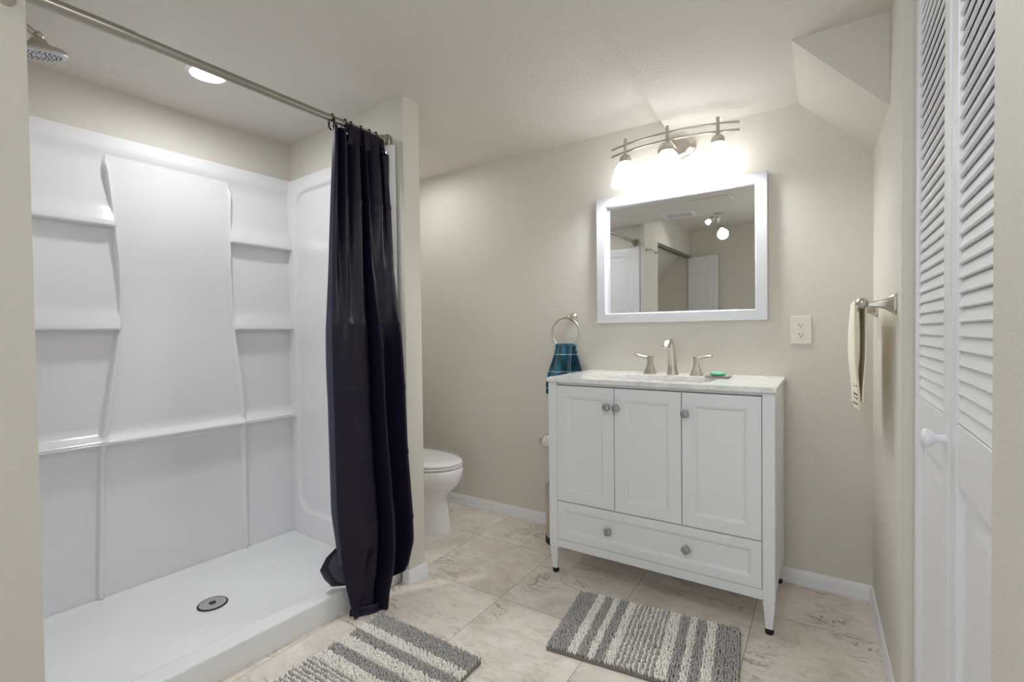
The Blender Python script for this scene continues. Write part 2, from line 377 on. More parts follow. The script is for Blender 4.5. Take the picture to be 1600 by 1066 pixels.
build('back_panel', mb, M['acrylic'], sur, ang=70)
def endpanel(v0, sgn):
    def dep(u, z):
        # shallow rounded hollow inside a flat rim
        dx = max(.085-u, u-.775, 0)
        r = .10; uu = max(abs(u-.43)-(.345-r), 0); zz = max(abs(z-1.0)-(.83-r), 0); d = math.hypot(uu, zz)-r
        return .034-.016*(1-smst(-.016, .0, d))
    U = [.0, .02, .04, .06]+[.07+.005*i for i in range(23)]+[.2+.04*i for i in range(12)]+[.68+.006*i for i in range(24)]+[.83, .845, .853, .857]
    Z = [.0505, .1, .13]+[.16+.008*i for i in range(14)]+[.29+.06*i for i in range(24)]+[1.71+.006*i for i in range(24)]+[1.86, 1.88, 1.894, 1.9, 1.902]
    m = MB(); g = []
    for z in Z:
        g.append([S(u, v0+sgn*max(.001, dep(u, z)-(.033 if u > .855 else .006 if u > .85 else 0)-(.033 if z > 1.901 else .008 if z > 1.896 else 0)), z) for u in U])
    m.rings(g, False, False, closed=False); return m
build('end_panel', endpanel(0, 1), M['acrylic'], sur, ang=70)
build('end_panel', endpanel(L, -1), M['acrylic'], sur, ang=70)

# recessed shower light
rl = empty('recessed_light', S(.435, .567, CZ-.012), 'round recessed ceiling light over the shower', 'ceiling light')
build('trim_ring', MB().lathe([(.052, -.002), (.060, -.008), (.074, -.004), (.076, 0.0), (.052, 0)], S(.435, .567, CZ), n=40, cap0=False, cap1=False), M['trim'], rl)
build('lens', MB().lathe([(.001, -.007), (.03, -.0065), (.052, -.003)], S(.435, .567, CZ), n=40, cap0=False, cap1=False), M['lamp'], rl, label='lit white lens of the added fill light')

ld = bpy.data.lights.new('downlight_beam', 'SPOT'); ld.energy = 20; ld.spot_size = math.radians(62); ld.spot_blend = 1.0; ld.shadow_soft_size = .05; ld.color = (.97, .985, 1)
lo_ = bpy.data.objects.new('downlight_beam', ld); COL.objects.link(lo_); lo_.parent = rl; lo_.location = (0, 0, 0)
nl = empty('recessed_light', (-2.06, 2.0, CZ-.012), 'round fill light added over the toilet, unseen behind the partition', 'ceiling light')  # added lamp, hidden from view, brightens the toilet nook
build('trim_ring', MB().lathe([(.052, -.002), (.060, -.008), (.074, -.004), (.076, 0.0), (.052, 0)], (-2.06, 2.0, CZ), n=40, cap0=False, cap1=False), M['trim'], nl)
build('lens', MB().lathe([(.001, -.007), (.03, -.0065), (.052, -.003)], (-2.06, 2.0, CZ), n=40, cap0=False, cap1=False), M['nook'], nl, label='lit white lens of the added fill light')
# curtain rod
RU, RZ = .80, 1.936
rod = empty('shower_curtain_rod', S(RU, L/2, RZ-.04), 'satin nickel tension rod across the shower opening', 'curtain rod')
build('outer_tube', MB().tube([S(RU, L-.02, RZ+.012), S(RU, .905, RZ+.011)], .0172, 20), M['rodmetal'], rod)
build('inner_tube', MB().tube([S(RU, .906, RZ+.011), S(RU, .03, RZ-.0035)], .0150, 20), M['rodmetal'], rod)
for v, s_, zz in ((.0, 1, RZ-.004), (L+.006, -1, RZ+.012)):
    build('flange', MB().lathe([(.030, 0), (.031, .006), (.027, .011), (.0215, .013), (.022, .028), (.0185, .034), (.015, .036)], S(RU, v, zz), ax=_SD*s_, n=28), M['rodmetal'], rod)

# curtain
cur = empty('shower_curtain', S(.86, .15, 0), 'dark navy shower curtain bunched at the end of the rod, hem on the floor', 'shower curtain')
LU = [(0, .925), (.06, .905), (.15, .890), (.4, .874), (1.1, .852), (1.9, .810)]
LV = [(0, .30), (.15, .314), (.4, .326), (1.1, .322), (1.5, .297), (1.9, .274)]
RUt = [(0, .955), (.1, .95), (.25, .955), (.59, .935), (1.09, .93), (1.23, .905), (1.36, .888), (1.6, .868), (1.80, .845), (1.9, .822)]
RV = [(0, .13), (.08, .085), (.14, .04), (.22, .016), (.35, .014), (.59, .022), (1.09, .038), (1.36, .048), (1.6, .045), (1.9, .042)]
def pleat(s, z):
    k = smst(.85, 1.85, z)
    top = math.sin(2*pi*(5.2*s+.10)+.6*math.sin(3*s))
    low = -math.sin(2*pi*2.1*max(0, s-.44)/.56+.35*math.sin(2.3*z))*smst(.40, .54, s)*1.25+.30*math.sin(pi*min(1, s/.44))*smst(.5, .3, s)
    p = top*k+low*(1-k)
    return math.copysign(abs(p)**1.1, p)
def curt(s, t):
    zt = 1.912+.024*smst(.18, .34, s)-.005*math.sin(2*pi*5.2*s+1)-.012*s
    zb = .006+.13*smst(.55, 1.0, s)
    z = zb+(zt-zb)*(1-t)
    lu, lv, ru, rv = interp(LU, z), interp(LV, z), interp(RUt, z), interp(RV, z)
    gs = s+.016*math.sin(2*pi*2.2*s+z*1.1)*smst(0, .15, s)*smst(1, .85, s)
    u = lu+(ru-lu)*gs; v = lv+(rv-lv)*gs
    A = .020+.014*smst(1.8, 1.0, z)
    A *= .35+.65*smst(1.2, 1.75, z)+.65*(1-smst(1.2, 1.75, z))*smst(.0, .34, s)
    A *= 1-.55*smst(.8, 1, s)
    u += A*pleat(s, z); v += .35*A*math.cos(2*pi*(2.6*s+.3))*smst(.2, .5, s)*smst(1, .8, s)
    u += .012*math.exp(-((z-.42)/.22)**2)*math.sin(pi*s)
    for zc in (.33, .60, .87, 1.13, 1.62): u += .0042*math.exp(-((z-zc)/.009)**2)*smst(0, .05, s)
    for (cs, cz, r, a) in ((.28, 1.12, .05, .006), (.55, .80, .06, -.006), (.62, 1.02, .04, .006), (.33, .74, .05, -.006), (.75, .35, .07, .008), (.2, .30, .06, .006), (.4, .2, .06, -.008)):
        d = math.hypot((s-cs)*.33, (z-cz)*.55-(s-cs)*.12); u += a*math.exp(-(d/(r*.4))**2)
    if z < .22: u += .016*math.sin(9*s+2)*(1-z/.22)
    if z < .16: u = max(u, .868)
    if z > 1.86: u = max(u, .822*smst(.15, .3, s))
    if v < .06 and z < 1.85: u = max(u, .862+.045*smst(1.5, 1.1, z))
    return S(u, v, z)
mb = MB().grid(curt, 160, 170)
build('cloth', mb, M['navy'], cur, ang=180, solid=.0016)
# turned-in edge on the shower side, showing the paler reverse
def back(s, t):
    z = .20+(1.90-.20)*(1-t)
    w = .010+.036*smst(.30, .60, t)*(1-.75*smst(.86, 1.0, t))
    p0 = Vector(curt(0, min(1, (1.915-z)/1.909)))
    q = _SE*(-w)+_SD*(-.10*w+.012*math.sin(pi*min(1, 1.6*t)))
    p = p0+q*s; p.z = z
    p += _SD*(.010*math.sin(pi*s)*smst(.3, .6, t))
    return tuple(p)
build('turned_edge', MB().grid(back, 10, 90), M['liner'], cur, label='paler reverse side of the curtain', ang=180, solid=.0014)
_fl = [Vector(S(.845, .318, .262)), Vector(S(.815, .338, .225)), Vector(S(.800, .357, .178)), Vector(S(.800, .340, .138)), Vector(S(.802, .309, .0955)), Vector(S(.84, .272, .0955))]
_fr = [Vector(S(0.864, 0.277, 0.250)), Vector(S(0.868, 0.277, 0.220)), Vector(S(0.872, 0.275, 0.190)), Vector(S(0.876, 0.270, 0.160)), Vector(S(0.878, 0.260, 0.130)), Vector(S(0.880, 0.250, 0.100))]
def _pl(P, t):
    x = min(len(P)-1.0001, t*(len(P)-1)); i = int(x); return P[i].lerp(P[i+1], x-i)
def flap(s, t):
    p = _pl(_fl, t).lerp(_pl(_fr, t), s)
    b = math.sin(pi*s)*math.sin(pi*min(1, t*1.02)); p += _SD*(.022*b)+Vector((0, 0, .012*b+.005*math.sin(11*s+5*t)*b))
    p.z = max(p.z, .0915)
    return tuple(p)
fm = MB(); nu_, nv_ = 20, 20
fvs = [flap(i/nu_, j/nv_) for j in range(nv_+1) for i in range(nu_+1)]
for j in range(nv_):
    for i in range(nu_):
        fm.f.append((j*(nu_+1)+i, j*(nu_+1)+i+1, (j+1)*(nu_+1)+i+1, (j+1)*(nu_+1)+i)); fm.m.append(1 if i < 9 else 0)
fm.v = fvs
build('folded_corner', fm, [M['liner'], M['navy']], cur, label='hem corner flipped over the curb of the tray', ang=180, solid=.0015)
pm = MB()
def pud(s, t):
    z = .004+.045*math.sin(pi*min(1, t*1.2))*(1-.4*s)
    u = .900+.050*s+.030*t*math.sin(pi*s*.8+.5); v = .300-.13*s-.012*t
    return S(max(u, .87), v, max(.003, z*(1-t*.7)))
build('hem', MB().grid(pud, 24, 10), M['navy'], cur, ang=180, solid=.0015)
ring_names = ['outermost black hook ring on the curtain rod, holding the curtain edge', 'second black hook ring from the free edge of the curtain', 'third black hook ring from the free edge of the curtain',
              'fourth black hook ring from the free edge of the curtain', 'fifth black hook ring from the free edge of the curtain', 'black hook ring closest to the rod flange']
for i, v in enumerate((.272, .215, .188, .140, .098, .064)):
    r = empty('curtain_ring', S(RU, v, RZ-.035), ring_names[i], 'curtain ring', 'black hook rings on the curtain rod')
    zr = RZ-.006-.011*(1-v/.9); tl = .004*math.sin(5*i)
    pts = [S(RU+.0185*math.sin(a)*(1 if abs(a) < 2.2 else .9), v+tl*math.cos(a), zr+.003+.0195*math.cos(a)-.010*(1-math.cos(a))*.5) for a in [-2.9+5.8*k/24 for k in range(25)]]
    build('hook', MB().tube(pts, .0042, 8), M['black'], r)
    build('ball', MB().lathe([(.001, .0075), (.005, .0055), (.0072, 0), (.005, -.0055), (.001, -.0075)], S(RU+.006, v, zr+.026), n=12), M['black'], r)
    build('eyelet', MB().tube([S(RU+.012, v+.006*math.sin(2*pi*k/14), zr-.026+.006*math.cos(2*pi*k/14)) for k in range(15)], .0018, 6), M['chrome'], r)

# shower head on the near end wall
sh = empty('showerhead', S(.43, 1.04, 1.95), 'brushed nickel square shower head on a short bent arm', 'shower head')
hc = S(.43, 1.043, 1.966)
def squash(m):
    c = Vector(hc)
    for i, p in enumerate(m.v):
        q = Vector(p)-c; a = q.dot(_SE); m.v[i] = tuple(c+q-_SE*a*.40+Vector((0, 0, -.20*q.dot(_SD))))
    return m
build('body', squash(MB().lathe([(.066, 0), (.070, .004), (.068, .010), (.058, .019), (.036, .027), (.022, .036), (.018, .046), (.012, .048)], hc, n=48, sup=2.8, rot=0, xdir=_SD)), M['nickel'], sh)
build('face_plate', squash(MB().lathe([(.001, -.003), (.060, -.003), (.067, -.001), (.067, .001)], hc, n=48, sup=2.8, cap0=False, xdir=_SD)), M['noz'], sh)
nz = MB()
for rr, nn in ((.020, 10), (.031, 14), (.042, 20), (.052, 26)):
    for k in range(nn):
        a = 2*pi*k/nn+rr*40; nz.lathe([(.0019, 0), (.0016, -.003)], (hc[0]+rr*math.cos(a), hc[1]+rr*math.sin(a), hc[2]-.0025), n=6)
build('nozzles', squash(nz), M['dark'], sh)
build('ball_joint', MB().lathe([(.008, -.012), (.014, -.006), (.015, 0), (.013, .007), (.008, .012)], (hc[0], hc[1], hc[2]+.056), n=20), M['nickel'], sh)
build('arm', MB().tube([S(.43, L+.006, 2.05), S(.43, L-.05, 2.05), S(.43, L-.085, 2.045), S(.43, L-.11, 2.035), S(.43, 1.045, 2.020)], .0095, 14), M['nickel'], sh)
build('flange', MB().lathe([(.030, 0), (.029, .004), (.018, .011), (.011, .013)], S(.43, L+.0055, 2.05), ax=-_SD, n=28), M['nickel'], sh)

# towel hook on the end of the near wall
hk = empty('towel_rail', S(.92, 1.25, 1.82), 'short brushed nickel towel rail high on the wall end beside the shower head', 'towel rail')
for v in (1.176, 1.395):
    build('post', MB().lathe([(.017, 0), (.017, .005), (.012, .010), (.008, .018), (.006, .040), (.008, .046), (.008, .052), (.004, .055)], S(.901, v, 1.868), ax=_SE, n=24), M['nickel'], hk)
build('bar', MB().tube([S(.945, 1.176, 1.868), S(.945, 1.395, 1.868)], .005, 14), M['nickel'], hk)

# ------------------------------------------------------------ toilet (tank against the left wall, behind the partition)
TY = 1.985
to = empty('toilet', (-2.02, TY, 0), 'white porcelain toilet with closed lid behind the partition wall', 'toilet')
def egg(xb, xf, w, z, n=48, p=2.3, yo=0, dip=0):
    # outline with a blunt back end and a rounded front
    out = []; xm = xb+(xf-xb)*.44
    for k in range(n):
        a = 2*pi*k/n; c, s_ = math.cos(a), math.sin(a); q = p if c < 0 else 2.05
        r = (abs(c)**q+abs(s_)**q)**(-1/q)
        out.append((xm+(c*r*((xf-xm) if c > 0 else (xm-xb))), TY+w*s_*r, z))
    return out
rs = [egg(-2.20, -1.715, .108, 0.0000), egg(-2.20, -1.713, .110, 0.0056), egg(-2.19, -1.716, .107, 0.0187), egg(-2.17, -1.726, .103, 0.0935), egg(-2.16, -1.738, .099, 0.1590), egg(-2.16, -1.734, .102, 0.2010),
      egg(-2.17, -1.69, .125, 0.2384), egg(-2.18, -1.655, .158, 0.2758), egg(-2.18, -1.640, .176, 0.3132), egg(-2.18, -1.640, .180, 0.3413), egg(-2.18, -1.647, .178, 0.3553), egg(-2.18, -1.655, .170, 0.3590)]
build('bowl', MB().rings(rs), M['porcelain'], to, ang=60)
build('seat', MB().rings([egg(-2.15, -1.652, .172, 0.3623), egg(-2.15, -1.646, .178, 0.3647), egg(-2.15, -1.645, .179, 0.3721), egg(-2.15, -1.650, .174, 0.3754)]), M['porcelain'], to, ang=60)
build('lid', MB().rings([egg(-2.155, -1.654, .171, 0.3782), egg(-2.155, -1.648, .177, 0.3805), egg(-2.155, -1.648, .177, 0.3862), egg(-2.155, -1.655, .170, 0.3936), egg(-2.14, -1.70, .13, 0.3992), egg(-2.10, -1.78, .06, 0.4006)]), M['porcelain'], to, ang=60)
tk = MB().box(-2.362, -2.195, TY-.22, TY+.22, .385, .72)
build('tank', tk, M['porcelain'], to, bevel=.03, seg=4)
build('tank_lid', MB().box(-2.366, -2.185, TY-.228, TY+.228, .722, .755), M['porcelain'], to, bevel=.012, seg=3)
build('flush_lever', MB().tube([(-2.194, TY+.15, .67), (-2.175, TY+.15, .67), (-2.172, TY+.12, .668), (-2.172, TY+.08, .664)], .007, 10), M['chrome'], to)

# ------------------------------------------------------------ vanity
VX0, VX1, VYF = -1.047, -.1378, 1.8926
va = empty('bathroom_vanity', ((VX0+VX1)/2, 2.13, 0), 'white three-door bathroom vanity with one wide bottom drawer and tapered feet', 'vanity cabinet')
yf = VYF+.012; yk = YB-.006; cx0, cx1 = VX0+.003, VX1-.006
PW = .040
cab = MB()
cab.box(cx0+.006, cx1-.006, yf+.024, yk-.018, .135, .855)                       # carcass
build('carcass', cab, M['vanity'], va, bevel=.002)
side = MB()
build('side_panel', MB().box(cx0+.002, cx0+.0055, yf+PW, yk-.045, .125, .862), M['vanity'], va)
build('side_panel', MB().box(cx1-.0055, cx1-.002, yf+PW, yk-.045, .125, .862), M['vanity'], va)
def leg(x0, y0, fx, fy):
    # square post with a tapered foot below a fine groove
    m = MB().box(x0, x0+PW, y0, y0+PW, .1245, .864)
    t = .009; c = [(x0, y0), (x0+PW, y0), (x0+PW, y0+PW), (x0, y0+PW)]
    def rg(z, q): return [(x+(q if x == x0 else -q), y+(q if y == y0 else -q), z) for x, y in c]
    m.rings([rg(.019, t), rg(.119, .0005), rg(.120, .002), rg(.1245, .002)], True, True); return m
for (x, y) in ((cx0, yf), (cx1-PW, yf), (cx0, yk-PW-.004), (cx1-PW, yk-PW-.004)):
    lg = build('leg', leg(x, y, 0, 0), M['vanity'], va, bevel=.0015)
    build('leveler', MB().lathe([(.013, 0), (.0145, .003), (.0145, .012), (.009, .015), (.005, .020)], (x+PW/2, y+PW/2, 0), n=20), M['black'], lg, label='black levelling foot')
build('top_rail', MB().box(cx0+PW, cx1-PW, yf+.016, yf+.034, .852, .864), M['vanity'], va)
build('bottom_rail', MB().box(cx0+PW, cx1-PW, yf+.003, yf+.022, .122, .158), M['vanity'], va, bevel=.0015)
build('back_rail', MB().box(cx0+PW, cx1-PW, yk-.03, yk-.012, .122, .2), M['vanity'], va)
build('shadow_gap', MB().box(cx0+PW-.001, cx1-PW+.001, yf+.019, yf+.0235, .156, .8525), M['gap'], va)
def panel(x0, x1, z0, z1, fw, y0):
    # frame-and-panel front: four frame members, a bevelled step and a sunk field
    y1 = y0+.018; yi = y0+.009; st = .009
    o = [(x0, z0), (x1, z0), (x1, z1), (x0, z1)]
    def rr(q, y): return [(x+(q if x == x0 else -q), y, z+(q if z == z0 else -q)) for x, z in o]
    m = MB(); m.rings([rr(0, y1), rr(0, y0+.0015), rr(.0015, y0), rr(fw-.004, y0), rr(fw-.002, y0+.002), rr(fw+.002, y0+.0025), rr(fw+st, yi)], True, True); return m
yd = yf+.001
DO = [(-1.0035, -.7365), (-.7335, -.4635), (-.4605, -.1860)]
for i, (a, b) in enumerate(DO):
    d = build('door', panel(a, b, .3345, .8495, .050, yd), M['vanity'], va, ang=20)
    kx = (-.762, -.7215, -.446)[i]; rot = (.12, .3, .1)[i]
    k = MB().lathe([(.0055, 0), (.005, .010)], (kx, yd, .770), ax=(0, -1, 0), n=14)
    k.lathe([(.009, .009), (.0145, .013), (.0158, .019), (.0145, .025), (.011, .0275), (.001, .028)], (kx, yd, .770), ax=(0, -1, 0), n=28, sup=3.4, rot=rot, mi=1)
    build('knob', k, [M['nickel'], M['knob']], d, label='rounded square grey knob')
dw = build('drawer', panel(-1.0035, -.1860, .160, .3305, .036, yd), M['vanity'], va, ang=20)
for kx, rot in ((-.764, .12), (-.446, .72)):
    k = MB().lathe([(.0055, 0), (.005, .010)], (kx, yd+.009, .2435), ax=(0, -1, 0), n=14)
    k.lathe([(.009, .009), (.0145, .013), (.0158, .019), (.0145, .025), (.011, .0275), (.001, .028)], (kx, yd+.009, .2435), ax=(0, -1, 0), n=28, sup=3.4, rot=rot, mi=1)
    build('knob', k, [M['nickel'], M['knob']], dw, label='rounded square grey knob')
# countertop with an undermount basin
SX0, SX1, SY0, SY1 = -.805, -.375, 1.965, 2.195
ZT = .885; ZS = .866
def rrect(x0, x1, y0, y1, r, z, n=6):
    out = []
    for (cx, cy, a0) in ((x1-r, y1-r, 0), (x0+r, y1-r, pi/2), (x0+r, y0+r, pi), (x1-r, y0+r, 1.5*pi)):
        for k in range(n+1): a = a0+pi/2*k/n; out.append((cx+r*math.cos(a), cy+r*math.sin(a), z))
    return out
ct = MB(); n_ = 7*4
hole = rrect(SX0, SX1, SY0, SY1, .035, ZT)
outer = []
cxm, cym = (SX0+SX1)/2, (SY0+SY1)/2
OX0, OX1, OY0, OY1 = VX0, VX1, VYF, YB-.001
def proj_out(q, k):
    # matching outline point on the slab edge
    cidx = k//7; j = k % 7; cor = [(OX1, OY1), (OX0, OY1), (OX0, OY0), (OX1, OY0)][cidx]
    if j == 3: return (cor[0], cor[1])
    vert = (cidx in (0, 2)) == (j < 3)
    return (cor[0], q[1]) if vert else (q[0], cor[1])
outer = [proj_out(q, k)+(ZT,) for k, q in enumerate(hole)]
lo = lambda R, z: [(p[0], p[1], z) for p in R]
ct.rings([lo(hole, ZS), hole, outer, lo(outer, ZS), lo(hole, ZS)], False, False)
top = build('countertop', ct, M['marble'], va, label='white grey-veined marble top', bevel=.0015, seg=2, ang=30)
bs = MB().rings([rrect(SX0-.012, SX1+.012, SY0-.012, SY1+.012, .045, ZS-.0005), rrect(SX0-.004, SX1+.004, SY0-.004, SY1+.004, .04, ZS-.0008), rrect(SX0+.002, SX1-.002, SY0+.002, SY1-.002, .04, ZS-.02), rrect(SX0+.02, SX1-.02, SY0+.02, SY1-.02, .06, ZS-.10), rrect(SX0+.06, SX1-.06, SY0+.05, SY1-.05, .05, ZS-.125)], False, True)
build('sink_basin', bs, M['porcelain'], va, label='white undermount basin', ang=60)
# faucet: spout and two lever handles
FX, FY = -.588, 2.268
fa = empty('faucet', (FX, FY, ZT), 'brushed nickel widespread faucet with arched spout and two levers', 'faucet')
def sq(cx, cy, z, a, b, r=.25, n=5):
    return rrect(cx-a, cx+a, cy-b, cy+b, min(a, b)*r, z, n)
def sweep(path, mats, n=24, sup=3.2):
    rs = []
    P = [Vector(p) for p in path]
    for i, p in enumerate(P):
        t = (P[min(i+1, len(P)-1)]-P[max(i-1, 0)]).normalized(); X = Vector((1, 0, 0)); Y = t.cross(X).normalized(); a, b = mats[i]
        row = []
        for k in range(n):
            an = 2*pi*k/n; c, s_ = math.cos(an), math.sin(an); q = (abs(c)**sup+abs(s_)**sup)**(-1/sup); row.append(p+X*a*c*q+Y*b*s_*q)
        rs.append(row)
    return rs
sp = [(FX, FY, ZT), (FX, FY, ZT+.006), (FX, FY-.001, ZT+.012), (FX, FY-.005, ZT+.05), (FX, FY-.012, ZT+.09), (FX, FY-.022, ZT+.122), (FX, FY-.038, ZT+.147), (FX, FY-.060, ZT+.158), (FX, FY-.085, ZT+.154), (FX, FY-.105, ZT+.140), (FX, FY-.116, ZT+.124)]
wd = [(.026, .026), (.026, .026), (.022, .022), (.018, .0185), (.0155, .0155), (.0145, .013), (.0145, .0115), (.0155, .0105), (.0165, .0105), (.0155, .0115), (.0135, .012)]
build('spout', MB().rings(sweep(sp, wd)), M['nickel'], fa, ang=50)
build('lift_rod', MB().tube([(FX, FY+.012, ZT+.06), (FX, FY+.012, ZT+.128)], .0028, 10).lathe([(.003, 0), (.006, .003), (.006, .012), (.004, .015)], (FX, FY+.012, ZT+.126), n=14), M['nickel'], fa)
for s_ in (-1, 1):
    hx = FX+s_*.105; hz = ZT
    hb = MB().rings([sq(hx, FY, hz, .026, .026), sq(hx, FY, hz+.006, .026, .026), sq(hx, FY, hz+.010, .023, .023), sq(hx, FY, hz+.03, .0155, .0155), sq(hx, FY, hz+.052, .011, .011), sq(hx, FY, hz+.066, .0105, .0105), sq(hx, FY, hz+.082, .0125, .0125), sq(hx, FY, hz+.085, .0115, .0115)])
    h = build('handle', hb, M['nickel'], fa, ang=50)
    lv = MB(); path = [(hx+s_*q, FY-.004-.10*q, hz+zz) for q, zz in ((.004, .079), (.02, .080), (.036, .083), (.052, .086), (.066, .0865), (.073, .085))]
    rs = []
    for p, (a, b) in zip(path, ((.007, .006), (.0075, .006), (.0095, .007), (.0112, .008), (.0105, .0075), (.006, .004))):
        rs.append([(p[0], p[1]+a*math.cos(2*pi*k/14), p[2]+b*math.sin(2*pi*k/14)) for k in range(14)])
    build('lever', lv.rings(rs), M['nickel'], h, ang=60)
# soap dish and soap
sd_ = MB().rings([rrect(-.425, -.335, 2.165, 2.225, .006, ZT+.0005), rrect(-.432, -.328, 2.160, 2.230, .006, ZT+.006), rrect(-.432, -.328, 2.160, 2.230, .006, ZT+.009), rrect(-.426, -.334, 2.166, 2.224, .006, ZT+.0075)])
build('soap_dish', sd_, M['dish'], None, 'flat grey stone soap dish on the vanity top', 'soap dish', ang=40)
so = MB()
rs = []
for k in range(11):
    a = -pi/2+pi*k/10; r = max(.03, math.cos(a)); zz = ZT+.0175+.0095*math.sin(a)
    rs.append([(-.380+.033*r**.6*math.cos(2*pi*j/28), 2.195+.022*r**.6*math.sin(2*pi*j/28), zz) for j in range(28)])
build('bar_of_soap', so.rings(rs), M['soap'], None, 'green oval bar of soap lying on the grey dish', 'soap', ang=60)

# ------------------------------------------------------------ mirror
MX0, MX1, MZ0, MZ1 = -.9894, -.2034, 1.1301, 1.769
mi = empty('wall_mirror', ((MX0+MX1)/2, YB, MZ0), 'rectangular wall mirror in a flat white frame above the vanity', 'mirror')
fr = MB(); FY0 = YB-.035
def mr(q, y): return [(MX0+q, y, MZ0+q), (MX1-q, y, MZ0+q), (MX1-q, y, MZ1-q), (MX0+q, y, MZ1-q)]
fr.rings([mr(0, YB-.001), mr(0, FY0+.002), mr(.002, FY0), mr(.044, FY0), mr(.050, FY0+.006), mr(.050, YB-.001), mr(0, YB-.001)], False, False)
build('frame', fr, M['frame'], mi, ang=20)
gl = MB(); th = math.radians(2.4); tl = math.radians(.3); gx0, gx1 = MX0+.0495, MX1-.0495; gm = (gx0+gx1)/2; gz0, gz1 = MZ0+.0495, MZ1-.0495; zm_ = (gz0+gz1)/2
def gy(x, z): return YB-.0165-math.tan(th)*(x-gm)-math.tan(tl)*(z-zm_)*-1
gl.add([(gx0, gy(gx0, gz0), gz0), (gx1, gy(gx1, gz0), gz0), (gx1, gy(gx1, gz1), gz1), (gx0, gy(gx0, gz1), gz1)]+[(gx0, YB-.0005, gz0), (gx1, YB-.0005, gz0), (gx1, YB-.0005, gz1), (gx0, YB-.0005, gz1)],
       [(0, 1, 2, 3), (4, 7, 6, 5), (0, 4, 5, 1), (1, 5, 6, 2), (2, 6, 7, 3), (3, 7, 4, 0)])
build('mirror_glass', gl, M['mirror'], mi, smooth=False)

# ------------------------------------------------------------ vanity light
vl = empty('vanity_light', (-.588, YB, 1.78), 'three-shade brushed nickel vanity light with two arched bars above the mirror', 'wall light')
def ell(cx, y, cz, a, b, n=40): return [(cx+a*math.cos(2*pi*k/n), y, cz+b*math.sin(2*pi*k/n)) for k in range(n)]
build('wall_plate', MB().rings([ell(-.588, YB-.001, 1.955, .088, .056), ell(-.588, YB-.010, 1.955, .088, .056), ell(-.588, YB-.016, 1.955, .082, .051), ell(-.588, YB-.018, 1.955, .074, .044), ell(-.588, YB-.026, 1.955, .066, .037)]), M['nickel'], vl, ang=40)
def bow(x): return YB-.105-.062*(1-((x+.588)/.285)**2)
for zz in (1.976, 1.9425):
    build('bar', MB().tube([(x, bow(x), zz) for x in [-.873+.57*k/24 for k in range(25)]], .0055, 10), M['nickel'], vl, ang=60)
build('arm', MB().tube([(-.588, YB-.02, 1.958), (-.588, bow(-.588)+.004, 1.958)], .009, 12), M['nickel'], vl)
for x in (-.793, -.588, -.383):
    y = bow(x)-.004
    st_ = build('stem', MB().tube([(x, y, 1.925), (x, y, 2.003)], .0075, 10), M['nickel'], vl)
    build('socket_cup', MB().lathe([(.006, .020), (.018, .016), (.026, .006), (.0285, -.012), (.0285, -.018)], (x, y, 1.908), n=28, cap1=False), M['nickel'], st_, ang=60)
    build('glass_shade', MB().lathe([(.027, .0), (.040, -.016), (.052, -.04), (.061, -.068), (.066, -.096), (.067, -.112), (.064, -.112), (.058, -.066), (.036, -.016), (.02, -.004)], (x, y, 1.893), n=36, cap0=False, cap1=True), M['shade'], st_, label='lit white frosted glass bell shade', ang=60)
    build('bulb', MB().lathe([(.001, -.026), (.014, -.022), (.024, -.010), (.026, 0), (.022, .014), (.013, .03), (.012, .05)], (x, y, 1.815), n=20), M['bulb'], st_, label='lit bulb inside the shade', ang=60)

# ------------------------------------------------------------ outlet
ol = empty('power_outlet', (-.082, YB, 1.026), 'ivory duplex wall outlet to the right of the mirror', 'outlet')
build('cover_plate', MB().box(-.1205, -.0435, YB-.006, YB-.0005, 1.026, 1.144), M['plate'], ol, bevel=.003, seg=3)
for zc in (1.1055, 1.0645):
    s_ = build('socket', MB().rings([[(-.082+x, y, zc+z) for x, y_, z in [(q[0], 0, q[1]) for q in rrect(-.017, .017, -.0135, .0135, .009, 0)]] for y in (YB-.006, YB-.0078)]), M['plate'], ol)
    build('slots', MB().box(-.0895, -.0875, YB-.0083, YB-.0077, zc-.002, zc+.007).box(-.0765, -.0745, YB-.0083, YB-.0077, zc-.002, zc+.0055).lathe([(.0024, 0), (.0024, .0006)], (-.082, YB-.0077, zc-.0065), ax=(0, -1, 0), n=10), M['black'], s_)
build('screw', MB().lathe([(.003, 0), (.0025, .001)], (-.082, YB-.006, 1.085), ax=(0, -1, 0), n=12), M['plate'], ol)

